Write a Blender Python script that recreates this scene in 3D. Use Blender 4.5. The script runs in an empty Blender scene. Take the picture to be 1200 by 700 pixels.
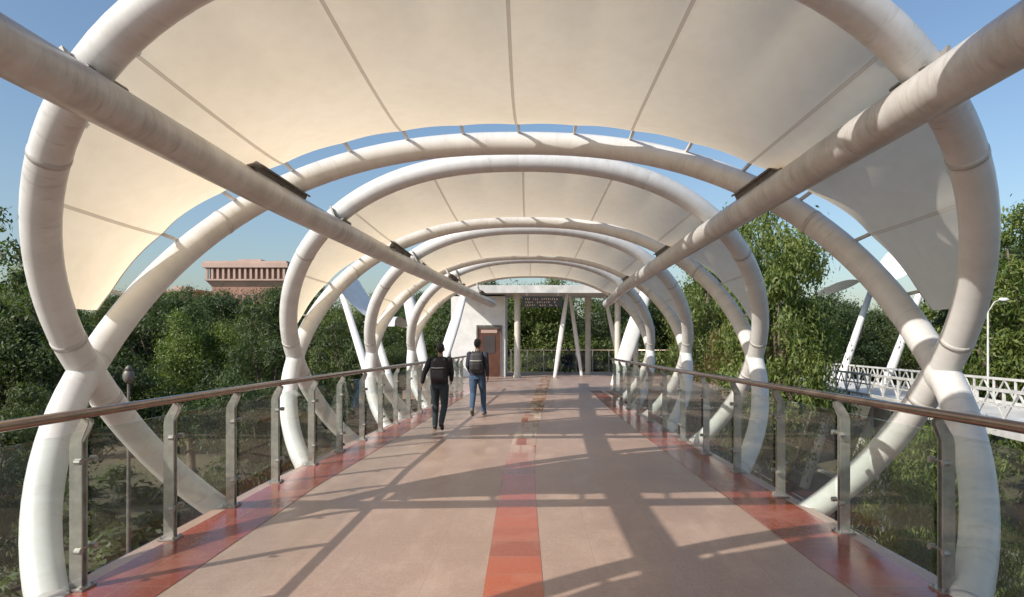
import bpy, math, random
import numpy as np
from mathutils import Vector, Matrix
random.seed(7); rng=np.random.default_rng(11)
sc=bpy.context.scene
COL=sc.collection
EYE=1.68

# ------------------------------------------------------------------ helpers
class MB:
    def __init__(s): s.v=[]; s.f=[]; s.uv=[]
    def add(s,vs,fs,uvs=None):
        o=len(s.v); s.v+= [tuple(p) for p in vs]; s.f+=[tuple(i+o for i in f) for f in fs]
        if uvs is None: uvs=[(0,0)]*len(vs)
        s.uv+=list(uvs)
    def box(s,c,size,M=None):
        hx,hy,hz=[d/2 for d in size]
        vs=[Vector((x,y,z)) for x in(-hx,hx) for y in(-hy,hy) for z in(-hz,hz)]
        if M is not None: vs=[M@p for p in vs]
        c=Vector(c); vs=[p+c for p in vs]
        s.add(vs,[(0,1,3,2),(4,6,7,5),(0,4,5,1),(2,3,7,6),(0,2,6,4),(1,5,7,3)])
    def prism(s,poly,y0,y1):   # poly in xz, extrude along y
        n=len(poly)
        vs=[(x,y0,z) for x,z in poly]+[(x,y1,z) for x,z in poly]
        s.add(vs,[tuple(range(n)),tuple(range(2*n-1,n-1,-1))]+[(i,i+n,(i+1)%n+n,(i+1)%n) for i in range(n)])
    def beam(s,p,q,w,h,up=(0,0,1)):
        p=Vector(p);q=Vector(q);d=q-p;L=d.length;d.normalize();u=Vector(up)
        if abs(d.dot(u))>.98:u=Vector((0,1,0))
        r=d.cross(u).normalized();u=r.cross(d)
        M=Matrix((r,d,u)).transposed()
        s.box((p+q)/2,(w,L,h),M)
    def tube(s,pts,rad,seg=12,closed=False,caps=True):
        pts=[Vector(p) for p in pts]; n=len(pts)
        if not hasattr(rad,'__len__'): rad=[rad]*n
        T=[]
        for i in range(n):
            a=pts[(i-1)%n] if (closed or i>0) else pts[i]; b=pts[(i+1)%n] if (closed or i<n-1) else pts[i]
            T.append((b-a).normalized())
        u=Vector((0,0,1)) if abs(T[0].z)<.9 else Vector((1,0,0))
        u=(u-T[0]*u.dot(T[0])).normalized()
        vs=[];uv=[];L=0
        m=n+1 if closed else n
        for i in range(m):
            j=i%n; t=T[j]; u=(u-t*u.dot(t)).normalized(); w=t.cross(u)
            if i>0: L+=(pts[j]-pts[i-1]).length
            for k in range(seg):
                a=2*math.pi*k/seg
                vs.append(pts[j]+(u*math.cos(a)+w*math.sin(a))*rad[j]); uv.append((L,abs(k/seg-.5)*2))
        fs=[]
        for i in range(m-1):
            for k in range(seg):
                a=i*seg+k;b=i*seg+(k+1)%seg; fs.append((a,b,b+seg,a+seg))
        if not closed and caps:
            fs.append(tuple(reversed(range(seg)))); fs.append(tuple(range((n-1)*seg,n*seg)))
        s.add(vs,fs,uv)
    def ell(s,c,r,seg=16,rings=10,M=None):
        vs=[];fs=[];c=Vector(c)
        for i in range(rings+1):
            ph=math.pi*i/rings
            for k in range(seg):
                a=2*math.pi*k/seg
                p=Vector((r[0]*math.sin(ph)*math.cos(a),r[1]*math.sin(ph)*math.sin(a),r[2]*math.cos(ph)))
                if M is not None:p=M@p
                vs.append(c+p)
        for i in range(rings):
            for k in range(seg):
                a=i*seg+k;b=i*seg+(k+1)%seg; fs.append((a,a+seg,b+seg,b))
        s.add(vs,fs)
    def loft(s,secs,seg=20,e=1.0):  # secs: (x,y,z,rx,ry)
        vs=[];fs=[]
        for (x,y,z,rx,ry) in secs:
            for k in range(seg):
                a=2*math.pi*k/seg;ca=math.cos(a);sa=math.sin(a)
                vs.append((x+rx*math.copysign(abs(ca)**e,ca),y+ry*math.copysign(abs(sa)**e,sa),z))
        n=len(secs)
        for i in range(n-1):
            for k in range(seg):
                a=i*seg+k;b=i*seg+(k+1)%seg; fs.append((a,b,b+seg,a+seg))
        fs.append(tuple(reversed(range(seg))));fs.append(tuple(range((n-1)*seg,n*seg)))
        s.add(vs,fs)
    def mesh(s,name,smooth=False):
        me=bpy.data.meshes.new(name); me.from_pydata(s.v,[],s.f); 
        uvl=me.uv_layers.new(name='UVMap')
        li=np.zeros(len(me.loops),dtype=np.int32); me.loops.foreach_get('vertex_index',li)
        uvl.data.foreach_set('uv',np.array(s.uv,dtype=np.float32)[li].ravel())
        if smooth: me.polygons.foreach_set('use_smooth',[True]*len(me.polygons))
        me.update(); return me
def obj(name,me,mat=None,parent=None,loc=(0,0,0),label=None,cat=None,kind=None,group=None):
    o=bpy.data.objects.new(name,me); COL.objects.link(o); o.location=loc
    if mat and me is not None and len(me.materials)==0: me.materials.append(mat)
    if parent: o.parent=parent
    if label:o["label"]=label
    if cat:o["category"]=cat
    if kind:o["kind"]=kind
    if group:o["group"]=group
    return o
def autosmooth(me,ang=40):
    me.polygons.foreach_set('use_smooth',[True]*len(me.polygons))
    try: me.set_sharp_from_angle(angle=math.radians(ang))
    except Exception: pass

class NT:
    def __init__(s,name):
        s.m=bpy.data.materials.new(name); s.m.use_nodes=True; s.t=s.m.node_tree; s.n=s.t.nodes; s.l=s.t.links
        s.b=s.n['Principled BSDF']; s.out=s.n['Material Output']
    def node(s,ty,**k):
        x=s.n.new(ty)
        for a,b in k.items(): setattr(x,a,b)
        return x
    def link(s,a,b): s.l.new(a,b)
    def noise(s,vec,scale,detail=4,rough=.55,sc=None):
        if sc:
            mp=s.node('ShaderNodeMapping'); mp.inputs['Scale'].default_value=sc; s.link(vec,mp.inputs[0]); vec=mp.outputs[0]
        t=s.node('ShaderNodeTexNoise'); t.inputs['Scale'].default_value=scale; t.inputs['Detail'].default_value=detail; t.inputs['Roughness'].default_value=rough
        s.link(vec,t.inputs['Vector']); return t.outputs['Fac']
    def ramp(s,fac,stops):
        r=s.node('ShaderNodeValToRGB'); e=r.color_ramp.elements
        while len(e)<len(stops): e.new(.5)
        for i,(p,c) in enumerate(stops): e[i].position=p; e[i].color=(*c,1) if len(c)==3 else c
        s.link(fac,r.inputs[0]); return r.outputs[0]
    def mix(s,fac,a,b,bt='MIX'):
        m=s.node('ShaderNodeMix',data_type='RGBA',blend_type=bt)
        for v,i in((fac,0),(a,6),(b,7)):
            if hasattr(v,'links'): s.link(v,m.inputs[i])
            elif i==0: m.inputs[0].default_value=v
            else: m.inputs[i].default_value=(*v,1)
        return m.outputs[2]
    def math(s,op,a,b=None):
        m=s.node('ShaderNodeMath',operation=op)
        for i,v in enumerate((a,b)):
            if v is None: continue
            if hasattr(v,'links'): s.link(v,m.inputs[i])
            else: m.inputs[i].default_value=v
        return m.outputs[0]
    def bump(s,h,st=.2,dist=.01):
        b=s.node('ShaderNodeBump'); b.inputs['Strength'].default_value=st; b.inputs['Distance'].default_value=dist
        s.link(h,b.inputs['Height']); s.link(b.outputs[0],s.b.inputs['Normal'])
    def coord(s,w='Object'): return s.node('ShaderNodeTexCoord').outputs[w]
    def geo(s,w='Position'): return s.node('ShaderNodeNewGeometry').outputs[w]
    def base(s,c):
        if hasattr(c,'links'): s.link(c,s.b.inputs['Base Color'])
        else: s.b.inputs['Base Color'].default_value=(*c,1)
    def set(s,**k):
        for a,v in k.items():
            s.b.inputs[a.replace('_',' ')].default_value=v

def simple(name,c,rough=.6,metal=0,var=.25,scale=6,bump=0):
    t=NT(name); n=t.noise(t.geo(),scale)
    d=tuple(x*(1-var) for x in c); l=tuple(min(1,x*(1+var)) for x in c)
    t.base(t.ramp(n,[(.3,d),(.7,l)])); t.set(Roughness=rough,Metallic=metal)
    if bump: t.bump(n,bump)
    return t.m

# ------------------------------------------------------------------ materials
def m_pipe(name,dirt,lo,hi):
    t=NT(name); uv=t.coord('UV')
    a=t.noise(uv,1.0,6,.7,(6,.9,1)); b=t.noise(t.geo(),1.1,5,.65); c=t.noise(uv,1.0,4,.6,(24,1.6,1)); e=t.noise(t.geo(),5,4,.6)
    col=t.ramp(a,[(.34,lo),(.50,tuple((x+y)/2 for x,y in zip(lo,hi))),(.66,hi)])
    col=t.mix(t.ramp(b,[(.42,(0,0,0)),(.66,(.7,.7,.7))]),col,(.71,.71,.695))
    sep=t.node('ShaderNodeSeparateXYZ'); t.link(t.geo('Normal'),sep.inputs[0])
    up=t.ramp(sep.outputs[2],[(.2,(0,0,0)),(.95,(.5*dirt,)*3)])
    col=t.mix(t.math('MULTIPLY',up,t.ramp(e,[(.35,(.4,.4,.4)),(.6,(1,1,1))])),col,(.38,.345,.31))
    col=t.mix(t.math('MULTIPLY',t.ramp(c,[(.54,(0,0,0)),(.70,(.6*dirt,)*3)]),t.ramp(b,[(.42,(1,1,1)),(.60,(.05,.05,.05))])),col,(.30,.27,.24))
    t.base(col); t.set(Roughness=.36); t.bump(a,.02); return t.m
M_PIPE=m_pipe('weathered_white_paint',.55,(.59,.58,.56),(.71,.705,.69))
M_PIPE2=m_pipe('dusty_grey_paint',1.0,(.43,.405,.375),(.60,.585,.56))
def m_fabric():
    t=NT('tensile_fabric'); uv=t.coord('UV'); sep=t.node('ShaderNodeSeparateXYZ'); t.link(uv,sep.inputs[0])
    u=sep.outputs[0]; v=sep.outputs[1]
    f=t.math('FRACT',t.math('ADD',t.math('DIVIDE',u,1.28),.5)); f=t.math('ABSOLUTE',t.math('SUBTRACT',f,.5))
    seam=t.math('LESS_THAN',f,.010)
    seam2=t.math('LESS_THAN',t.math('ABSOLUTE',t.math('SUBTRACT',f,.010)),.0022)
    hem=t.math('GREATER_THAN',t.math('ABSOLUTE',t.math('SUBTRACT',v,.5)),.485)
    n=t.noise(t.geo(),.9,5); n2=t.noise(t.geo(),9,4); n3=t.noise(uv,1.0,5,.65,(.8,3,1))
    col=t.ramp(n,[(.3,(.83,.77,.67)),(.7,(.88,.835,.745))])
    col=t.mix(t.ramp(n2,[(.35,(.12,.12,.12)),(.6,(0,0,0))]),col,(.62,.55,.45))
    col=t.mix(t.ramp(n3,[(.52,(0,0,0)),(.75,(.22,.22,.22))]),col,(.62,.54,.44))
    lines=t.math('MAXIMUM',seam,hem)
    col=t.mix(t.math('MULTIPLY',lines,.28),col,(.36,.30,.24)); col=t.mix(t.math('MULTIPLY',seam2,.35),col,(.25,.2,.16))
    t.base(col); t.set(Roughness=.5)
    tr=t.node('ShaderNodeBsdfTranslucent')
    t.link(t.mix(1.0,col,(1.0,.89,.73),'MULTIPLY'),tr.inputs['Color'])
    mx=t.node('ShaderNodeMixShader')
    t.link(t.math('SUBTRACT',.58,t.math('MULTIPLY',lines,.2)),mx.inputs[0])
    t.link(t.b.outputs[0],mx.inputs[1]); t.link(tr.outputs[0],mx.inputs[2]); t.link(mx.outputs[0],t.out.inputs[0])
    return t.m
M_FAB=m_fabric()
M_WHITE=simple('white_paint',(.76,.755,.735),.45,0,.10,2.5)
M_DULLW=simple('dusty_white_paint',(.58,.57,.545),.5,0,.22,2)
M_STEEL=simple('brushed_steel',(.38,.365,.34),.36,.65,.2,14)
M_DARK=simple('dark_steel_plate',(.15,.135,.12),.5,.3,.3,8)
M_BRKT=simple('grimy_bracket_paint',(.25,.23,.20),.5,.1,.3,8)
M_RAIL=simple('bronze_steel_handrail',(.32,.24,.19),.22,.85,.15,5)
def m_glass():
    t=NT('green_tint_glass'); n=t.noise(t.geo(),2.2,5,.6)
    tr=t.node('ShaderNodeBsdfTransparent'); tr.inputs[0].default_value=(.95,.98,.965,1)
    gl=t.node('ShaderNodeBsdfGlossy'); gl.inputs['Roughness'].default_value=.01; gl.inputs[0].default_value=(.9,.95,.93,1)
    df=t.node('ShaderNodeBsdfDiffuse'); df.inputs[0].default_value=(.45,.47,.43,1)
    lw=t.node('ShaderNodeLayerWeight'); lw.inputs[0].default_value=.5
    fr=t.math('ADD',t.math('MULTIPLY',t.math('POWER',lw.outputs['Facing'],4.5),.6),.04)
    m1=t.node('ShaderNodeMixShader'); t.link(fr,m1.inputs[0]); t.link(tr.outputs[0],m1.inputs[1]); t.link(gl.outputs[0],m1.inputs[2])
    m2=t.node('ShaderNodeMixShader'); t.link(t.ramp(n,[(.4,(.003,.003,.003)),(.75,(.022,.022,.022))]),m2.inputs[0]); t.link(m1.outputs[0],m2.inputs[1]); t.link(df.outputs[0],m2.inputs[2])
    t.link(m2.outputs[0],t.out.inputs[0]); return t.m
M_GLASS=m_glass()
def m_floor():
    t=NT('pink_stone_paving'); g=t.geo()
    a=t.noise(g,.55,5,.6); b=t.noise(g,14,5,.7); c=t.noise(g,2.2,6,.7,(1,.35,1)); d=t.noise(g,60,3,.7); e=t.noise(g,.9,3,.5)
    col=t.ramp(a,[(.3,(.37,.25,.195)),(.7,(.475,.335,.265))])
    col=t.mix(t.ramp(b,[(.35,(.4,.4,.4)),(.6,(0,0,0))]),col,(.31,.21,.165))
    col=t.mix(t.ramp(d,[(.42,(.45,.45,.45)),(.6,(0,0,0))]),col,(.22,.155,.12))
    col=t.mix(t.ramp(c,[(.48,(0,0,0)),(.70,(.5,.5,.5))]),col,(.55,.425,.35))
    col=t.mix(t.ramp(e,[(.60,(0,0,0)),(.72,(.25,.25,.25))]),col,(.25,.17,.135))
    for (w,h,st,off,col2) in((.62,.62,.30,0,(.23,.15,.12)),(2.4,2.4,.5,0,(.18,.12,.09))):
        br=t.node('ShaderNodeTexBrick'); br.offset=off; br.inputs['Scale'].default_value=1; br.inputs['Mortar Size'].default_value=.004
        br.inputs['Brick Width'].default_value=w; br.inputs['Row Height'].default_value=h
        mp=t.node('ShaderNodeMapping'); mp.inputs['Location'].default_value=(.15,.3,0); t.link(g,mp.inputs[0]); t.link(mp.outputs[0],br.inputs['Vector'])
        col=t.mix(t.math('MULTIPLY',br.outputs['Fac'],st),col,col2)
    t.base(col); t.link(t.ramp(c,[(.3,(.28,.28,.28)),(.7,(.5,.5,.5))]),t.b.inputs['Roughness']); t.bump(b,.14,.005); return t.m
M_FLOOR=m_floor()
def m_granite(name,w,h,off=.5,c1=(.40,.075,.028,1),c2=(.25,.05,.024,1),pale=.25,far=False):
    t=NT(name); g=t.geo(); a=t.noise(g,45,4,.7); b=t.noise(g,1.6,5,.65)
    br=t.node('ShaderNodeTexBrick'); br.offset=off; br.inputs['Scale'].default_value=1; br.inputs['Mortar Size'].default_value=.004
    br.inputs['Brick Width'].default_value=w; br.inputs['Row Height'].default_value=h
    br.inputs['Color1'].default_value=c1; br.inputs['Color2'].default_value=c2; br.inputs['Mortar'].default_value=(.26,.14,.10,1)
    mp=t.node('ShaderNodeMapping'); mp.inputs['Location'].default_value=(.35,.1,0); t.link(g,mp.inputs[0]); t.link(mp.outputs[0],br.inputs['Vector'])
    col=t.mix(t.ramp(a,[(.45,(0,0,0)),(.7,(.35,.35,.35))]),br.outputs['Color'],(.44,.15,.08))
    col=t.mix(t.ramp(b,[(.48,(0,0,0)),(.66,(pale,)*3)]),col,(.48,.28,.20))
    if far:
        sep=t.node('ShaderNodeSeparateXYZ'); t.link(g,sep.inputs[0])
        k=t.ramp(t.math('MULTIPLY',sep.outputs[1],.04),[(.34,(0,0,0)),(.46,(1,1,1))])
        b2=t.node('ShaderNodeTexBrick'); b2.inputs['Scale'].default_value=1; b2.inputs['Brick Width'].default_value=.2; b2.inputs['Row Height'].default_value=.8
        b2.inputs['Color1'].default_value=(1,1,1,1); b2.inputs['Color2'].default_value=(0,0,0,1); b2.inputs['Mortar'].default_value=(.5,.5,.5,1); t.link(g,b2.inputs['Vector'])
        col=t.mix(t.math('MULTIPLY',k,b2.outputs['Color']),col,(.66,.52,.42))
    t.base(col); t.link(t.ramp(b,[(.3,(.12,.12,.12)),(.75,(.28,.28,.28))]),t.b.inputs['Roughness']); t.b.inputs['Specular IOR Level'].default_value=.4; return t.m
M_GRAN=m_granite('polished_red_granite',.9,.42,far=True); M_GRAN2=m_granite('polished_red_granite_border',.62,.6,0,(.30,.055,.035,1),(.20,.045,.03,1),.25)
def m_leaf(name,dark,mid,light,scale=.6):
    t=NT(name); r=t.geo('Random Per Island'); n=t.noise(t.geo(),scale,3)
    f=t.math('ADD',t.math('MULTIPLY',r,.5),t.math('MULTIPLY',n,.55))
    col=t.ramp(f,[(.22,dark),(.52,mid),(.85,light)])
    oi=t.node('ShaderNodeObjectInfo'); col=t.mix(t.math('MULTIPLY',oi.outputs['Random'],.5),col,(.105,.12,.045))
    t.base(col); t.set(Roughness=.55)
    tr=t.node('ShaderNodeBsdfTranslucent'); t.link(t.mix(1.0,col,(1.2,1.4,.5),'MULTIPLY'),tr.inputs[0])
    mx=t.node('ShaderNodeMixShader'); mx.inputs[0].default_value=.36
    t.link(t.b.outputs[0],mx.inputs[1]); t.link(tr.outputs[0],mx.inputs[2]); t.link(mx.outputs[0],t.out.inputs[0]); return t.m
M_LEAF=m_leaf('dark_green_foliage',(.022,.038,.017),(.056,.090,.030),(.125,.165,.058))
M_LEAF2=m_leaf('bright_green_foliage',(.040,.075,.018),(.125,.175,.036),(.27,.30,.08))
M_LEAF3=m_leaf('brown_foliage',(.08,.045,.018),(.19,.10,.035),(.30,.17,.06))
M_BARK=simple('bark',(.14,.11,.08),.9,0,.4,9,.5)
def m_ground():
    t=NT('park_ground'); g=t.geo(); a=t.noise(g,.06,5); b=t.noise(g,1.6,5)
    col=t.ramp(a,[(.35,(.065,.07,.03)),(.55,(.12,.10,.06)),(.7,(.20,.155,.11))])
    col=t.mix(t.ramp(b,[(.3,(.5,.5,.5)),(.7,(0,0,0))]),col,(.035,.045,.018)); t.base(col); t.set(Roughness=.95); t.bump(b,.4,.05); return t.m
M_GROUND=m_ground()
def m_paver():
    t=NT('red_brick_paving'); g=t.geo(); br=t.node('ShaderNodeTexBrick'); br.inputs['Scale'].default_value=1; br.inputs['Brick Width'].default_value=.8; br.inputs['Row Height'].default_value=.8
    br.inputs['Mortar Size'].default_value=.04; br.inputs['Color1'].default_value=(.22,.13,.10,1); br.inputs['Color2'].default_value=(.27,.18,.14,1); br.inputs['Mortar'].default_value=(.12,.09,.07,1)
    t.link(g,br.inputs['Vector']); n=t.noise(g,.5,5); t.base(t.mix(t.ramp(n,[(.4,(0,0,0)),(.7,(.5,.5,.5))]),br.outputs[0],(.13,.11,.09))); t.set(Roughness=.85); return t.m
M_PAVE=m_paver()
M_ASPH=simple('asphalt',(.06,.058,.055),.85,0,.3,3)
M_KERB=simple('kerb_concrete',(.33,.31,.28),.8,0,.25,3)
M_CONC=simple('deck_concrete',(.28,.25,.22),.8,0,.25,2)
M_SAND=simple('red_sandstone',(.34,.19,.145),.85,0,.12,.12)
M_SANDL=simple('pale_pink_stone',(.47,.335,.28),.85,0,.14,.12)
M_WIN=simple('dark_window',(.07,.06,.06),.2,0,.2,1)
M_COL=simple('beige_plaster',(.60,.56,.48),.7,0,.12,2)
M_DOOR=simple('brown_wood_door',(.10,.04,.024),.4,0,.3,3)
M_BLACK=simple('black_sign_panel',(.012,.012,.013),.35,0,.2,3)
M_SIGNTXT=simple('dull_amber_sign_lettering',(.34,.22,.12),.6,0,.05,3)

# ------------------------------------------------------------------ bridge profile
YEND=24.0
def interp(y,t):
    return float(np.interp(y,[a for a,b in t],[b for a,b in t]))
Lx=lambda y:-interp(y,[(-9,3.05),(4,3.05),(8,3.05),(15,2.75),(22,2.45),(28,2.35)])
Rx=lambda y: interp(y,[(-9,2.8),(4,2.76),(7,2.66),(12,2.5),(17,2.38),(28,2.3)])
_c=[(-9,-.05),(4.3,-.12),(6,-.165),(8.5,-.20),(11,-.185),(13.7,-.10),(17,.03),(20,.16),(28,.42),(37,.8)]
_cy=np.linspace(-9,37,47); _cs=np.interp(_cy,[a for a,b in _c],[b for a,b in _c]); _cs=np.convolve(np.pad(_cs,2,'edge'),np.ones(5)/5,'valid')
Cx=lambda y: float(np.interp(y,_cy,_cs))
ys=list(np.linspace(-9,YEND,67))
mb=MB(); n=len(ys); vs=[];fs=[]
for y in ys:
    l=Lx(y)-.18; r=Rx(y)+.18
    vs+=[(l,y,0),(r,y,0),(r,y,-.26),(l,y,-.26)]
for i in range(n-1):
    a=i*4
    for k in range(4): fs.append((a+k,a+4+k,a+4+(k+1)%4,a+(k+1)%4))
fs+= [(3,2,1,0),tuple((n-1)*4+k for k in range(4))]
mb.add(vs,fs); me=mb.mesh('walkway'); obj('walkway',me,M_FLOOR,kind='structure',label='pink stone footbridge walkway deck',cat='walkway')
def strip(name,fa,fb,z,mat,y0=-9,y1=YEND,nn=180):
    Y=np.linspace(y0,y1,nn); vs=[];fs=[]
    for y in Y: vs+=[(fa(y),y,z),(fb(y),y,z)]
    for i in range(nn-1): fs.append((2*i,2*i+1,2*i+3,2*i+2))
    m=MB(); m.add(vs,fs); return obj(name,m.mesh(name),mat,kind='structure')
strip('walkway_border',lambda y:Lx(y)-.05,lambda y:Lx(y)+.55-.012*max(0,y-5),.004,M_GRAN2)
strip('walkway_border',lambda y:Rx(y)-.58+.012*max(0,y-5),lambda y:Rx(y)+.05,.004,M_GRAN2)
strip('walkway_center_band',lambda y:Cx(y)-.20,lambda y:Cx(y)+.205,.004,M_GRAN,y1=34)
for f,o in((Lx,.35),(Rx,-.35)):
    mb=MB(); mb.tube([(f(y)+o,y,-.42) for y in ys[::3]],.15,8)
    obj('edge_girder',mb.mesh('edge_girder'),M_DULLW,label='white steel girder under the walkway deck',cat='girder',group='deck girders')

# ------------------------------------------------------------------ rings
A=3.63; ZC=1.45; BU=2.54; BL=2.6; K=2.1
def ring_pt(yc,kind,th,off=0.,inset=0.):
    s=math.sin(th);c=math.cos(th)
    nx,nz=c,s*1.35; L=math.hypot(nx,nz); nx/=L;nz/=L
    x=A*math.copysign(abs(c)**.85,c)+nx*off; z=ZC+(BU if s>0 else BL)*s+nz*off
    d=K*math.copysign(abs(s)**.93,s)
    y=yc+kind*(d-math.copysign(inset,s))
    return Vector((-.2+.006*yc+x,y,z))
RR=.128
YC=[-4.2,.8,5.8,10.8,15.8,20.8]
for yc in YC:
    for kd in(-1,1):
        pts=[ring_pt(yc,kd,2*math.pi*(i+.5)/128) for i in range(128)]
        mb=MB(); mb.tube(pts,RR,20,closed=True)
        o=obj('steel_ring',mb.mesh('steel_ring',True),M_PIPE,label='weathered white tubular steel ring leaning around the walkway',cat='steel ring',group='tubular steel rings around the footbridge')
        for sd in(0,math.pi):
            for dd in((-.10,.10,.62,-.62) if kd<0 else (.62,-.62)):
                mb=MB(); mb.tube([ring_pt(yc,kd,sd+dd+t) for t in(-.007,0,.007)],RR+.004,20)
                obj('joint_collar',mb.mesh('joint_collar',True),M_PIPE2,parent=o)
            if kd<0:
                mb=MB(); c=ring_pt(yc,kd,sd); mb.ell(c,(.142,.15,.20),20,12); obj('cast_node',mb.mesh('cast_node',True),M_PIPE,parent=o)
def arc_table(yc,kd):
    th=np.linspace(math.pi/2,math.radians(8),400); P=[ring_pt(yc,kd,t,.15) for t in th]
    L=[0]
    for i in range(1,400): L.append(L[-1]+math.hypot(P[i].x-P[i-1].x,P[i].z-P[i-1].z))
    return th,np.array(L)
TH,AL=arc_table(5.8,1)
TH0=math.radians(11)
Umax=float(np.interp(math.pi/2-TH0,math.pi/2-TH,AL))
def th_of(u):
    t=float(np.interp(abs(u),AL,TH)); return t if u>=0 else math.pi-t
def ins(u,th):
    ph=(abs(u)/.64)%1.0
    return (.31+.045*math.sin(math.pi*ph))*min(1,abs(math.sin(th))/.6+.15)
for yc in YC:
    NU=2*84;NV=20; vs=[];uv=[];fs=[]
    for i in range(NU+1):
        u=-Umax+2*Umax*i/NU; th=th_of(u)
        pa=ring_pt(yc,-1,th,.16,ins(u,th)); pb=ring_pt(yc,1,th,.16,ins(u,th))
        dip=.42*min(1,(abs(pb.y-pa.y))/2.6)
        for j in range(NV+1):
            v=j/NV; p=pa.lerp(pb,v); q=Vector((p.x+.2,0,p.z-ZC)); 
            if q.length>0: q.normalize()
            p=p-q*dip*4*v*(1-v)
            vs.append(p);uv.append((u,v))
    for i in range(NU):
        for j in range(NV):
            a=i*(NV+1)+j; fs.append((a,a+1,a+NV+2,a+NV+1))
    mb=MB(); mb.add(vs,fs,uv)
    root=obj('fabric_canopy',mb.mesh('fabric_canopy',True),M_FAB,label='cream tensile fabric canopy stretched between two steel rings',cat='canopy',group='tensile canopies over the footbridge')
    if yc<0: continue
    kk=int(Umax/.64)
    for e in(-1,1):
        for t in range(-kk,kk+1):
            th=th_of(t*.64) if t!=0 else math.pi/2
            p=ring_pt(yc,e,th,.08); q=ring_pt(yc,e,th,.165,.31*min(1,abs(math.sin(th))/.6+.15))
            mb=MB(); mb.beam(p,q+(q-p)*.06,.032,.028); mb.beam(q-(q-p)*.10,q+(q-p)*.12,.065,.018)
            obj('tie_plate',mb.mesh('tie_plate'),M_DULLW,parent=root)
        pts=[]
        for i in range(121):
            u=-Umax+2*Umax*i/120; th=th_of(u)
            pts.append(ring_pt(yc,e,th,.16,ins(u,th)))
        mb=MB(); mb.tube(pts,.012,6); obj('edge_cable',mb.mesh('edge_cable',True),M_DULLW,parent=root)

# ------------------------------------------------------------------ long tubes
TL=lambda y: interp(y,[(-9,-2.6),(7,-2.6),(12,-2.38),(18,-2.0),(25.6,-1.5)])
TR=lambda y: interp(y,[(-9,2.32),(10,2.30),(18,2.38),(25.6,2.75)])
for f,sd in((TL,-1),(TR,1)):
    Yt=np.linspace(-8,25.5,120); X=np.array([f(y) for y in Yt]); X=np.convolve(np.pad(X,6,'edge'),np.ones(13)/13,'valid')
    mb=MB(); mb.tube([(x,y,3.13) for x,y in zip(X,Yt)],.14,22)
    o=obj('longitudinal_tube',mb.mesh('longitudinal_tube',True),M_PIPE2,label='long weathered steel tube running beneath the arches',cat='steel tube',group='longitudinal steel tubes')
    for yc in YC:
        for kd in(-1,1):
            best=None
            for t in np.linspace(.3,1.2,60):
                th=t if sd>0 else math.pi-t
                p=ring_pt(yc,kd,th); q=Vector((f(p.y),p.y,3.13)); dd=(p-q).length
                if best is None or dd<best[0]: best=(dd,p,q)
            dd,p,q=best
            if p.y>25: continue
            r=(p-q).normalized(); side=Vector((0,1,0))
            if kd>0:
                mb=MB(); up=(Vector((-sd*.45,0,1))).normalized(); c=q+up*.155
                mb.beam(c-side*1.45,c+side*.10,.04,.07,up); mb.beam(c-side*1.45+up*.042,c+side*.10+up*.042,.11,.016,up)
                for k in(-1.3,-.65,-.02): mb.beam(c+side*(k-.025)-up*.03,c+side*(k+.025)-up*.03,.11,.03,up)
                obj('saddle_plate',mb.mesh('saddle_plate'),M_DARK,parent=o)
                mb=MB(); mb.beam(q+r*.06,p,.04,.30,(0,1,0)); obj('fin_plate',mb.mesh('fin_plate'),M_PIPE2,parent=o)
            else:
                mb=MB()
                for dy in(-.20,.20): 
                    a=q+Vector((0,dy,0))+r*.05; b=p+Vector((0,dy*.5,0))+r*.02+Vector((0,0,.05))
                    mb.beam(a,b,.022,.20,(0,1,0))
                mb.beam(q+Vector((0,-.2,0))+r*.16,q+Vector((0,.2,0))+r*.16,.20,.022,r)
                obj('fin_plate',mb.mesh('fin_plate'),M_BRKT,parent=o)

# ------------------------------------------------------------------ glass railings
def railing(f,sd,sp,y0,y1,lab):
    root=bpy.data.objects.new('glass_railing',None); COL.objects.link(root)
    root.location=(f(y0),y0,0); root["label"]=lab; root["category"]="railing"; root["group"]="glass railings of the footbridge"
    R=Vector(root.location)
    def add(nm,mb,mat,sm=False):
        me=mb.mesh(nm,sm); o=obj(nm,me,mat,parent=root); o.matrix_parent_inverse=Matrix.Translation(-R); return o
    H=1.2
    Y=np.arange(y0,y1,sp)
    mb=MB(); mb.tube([(f(y),y,H) for y in np.linspace(y0-.3,y1+.2,70)],.034,14); add('handrail',mb,M_RAIL,True)
    for i,y in enumerate(Y):
        x=f(y)+sd*.055; mb=MB()
        w=.042
        prof=[(w,0),(w,.98),(w*.8,1.04),(-.045,1.175),(-.085,1.155),(-.085,1.13),(-w,1.02),(-w,0)]
        poly=[(x+sd*a,b) for a,b in prof]
        for dy in(-.026,.026): mb.prism(poly,y+dy-.006,y+dy+.006)
        for z in(.2,.62,.97): mb.box((x,y,z),(.03,.042,.06))
        mb.box((x,y,.012),(.15,.16,.014))
        for sx in(-.055,.055):
            for sy in(-.06,.06): mb.tube([(x+sx,y+sy,.012),(x+sx,y+sy,.034)],.010,8)
        for dz in(.28,.88):
            for dy in(-.080,.080):
                mb.tube([(x-sd*.072,y+dy,dz),(x-sd*.032,y+dy,dz)],.022,12); mb.beam((x-sd*.03,y,dz),(x-sd*.04,y+dy,dz),.014,.014)
        add('railing_post',mb,M_STEEL)
        if i<len(Y)-1:
            y2=Y[i+1]; a=Vector((f(y+.04)-sd*.004,y+.045,0));b=Vector((f(y2-.04)-sd*.004,y2-.045,0))
            add('glass_panel',(lambda m:(m.beam(a+Vector((0,0,.59)),b+Vector((0,0,.59)),.012,.98),m)[1])(MB()),M_GLASS)
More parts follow.
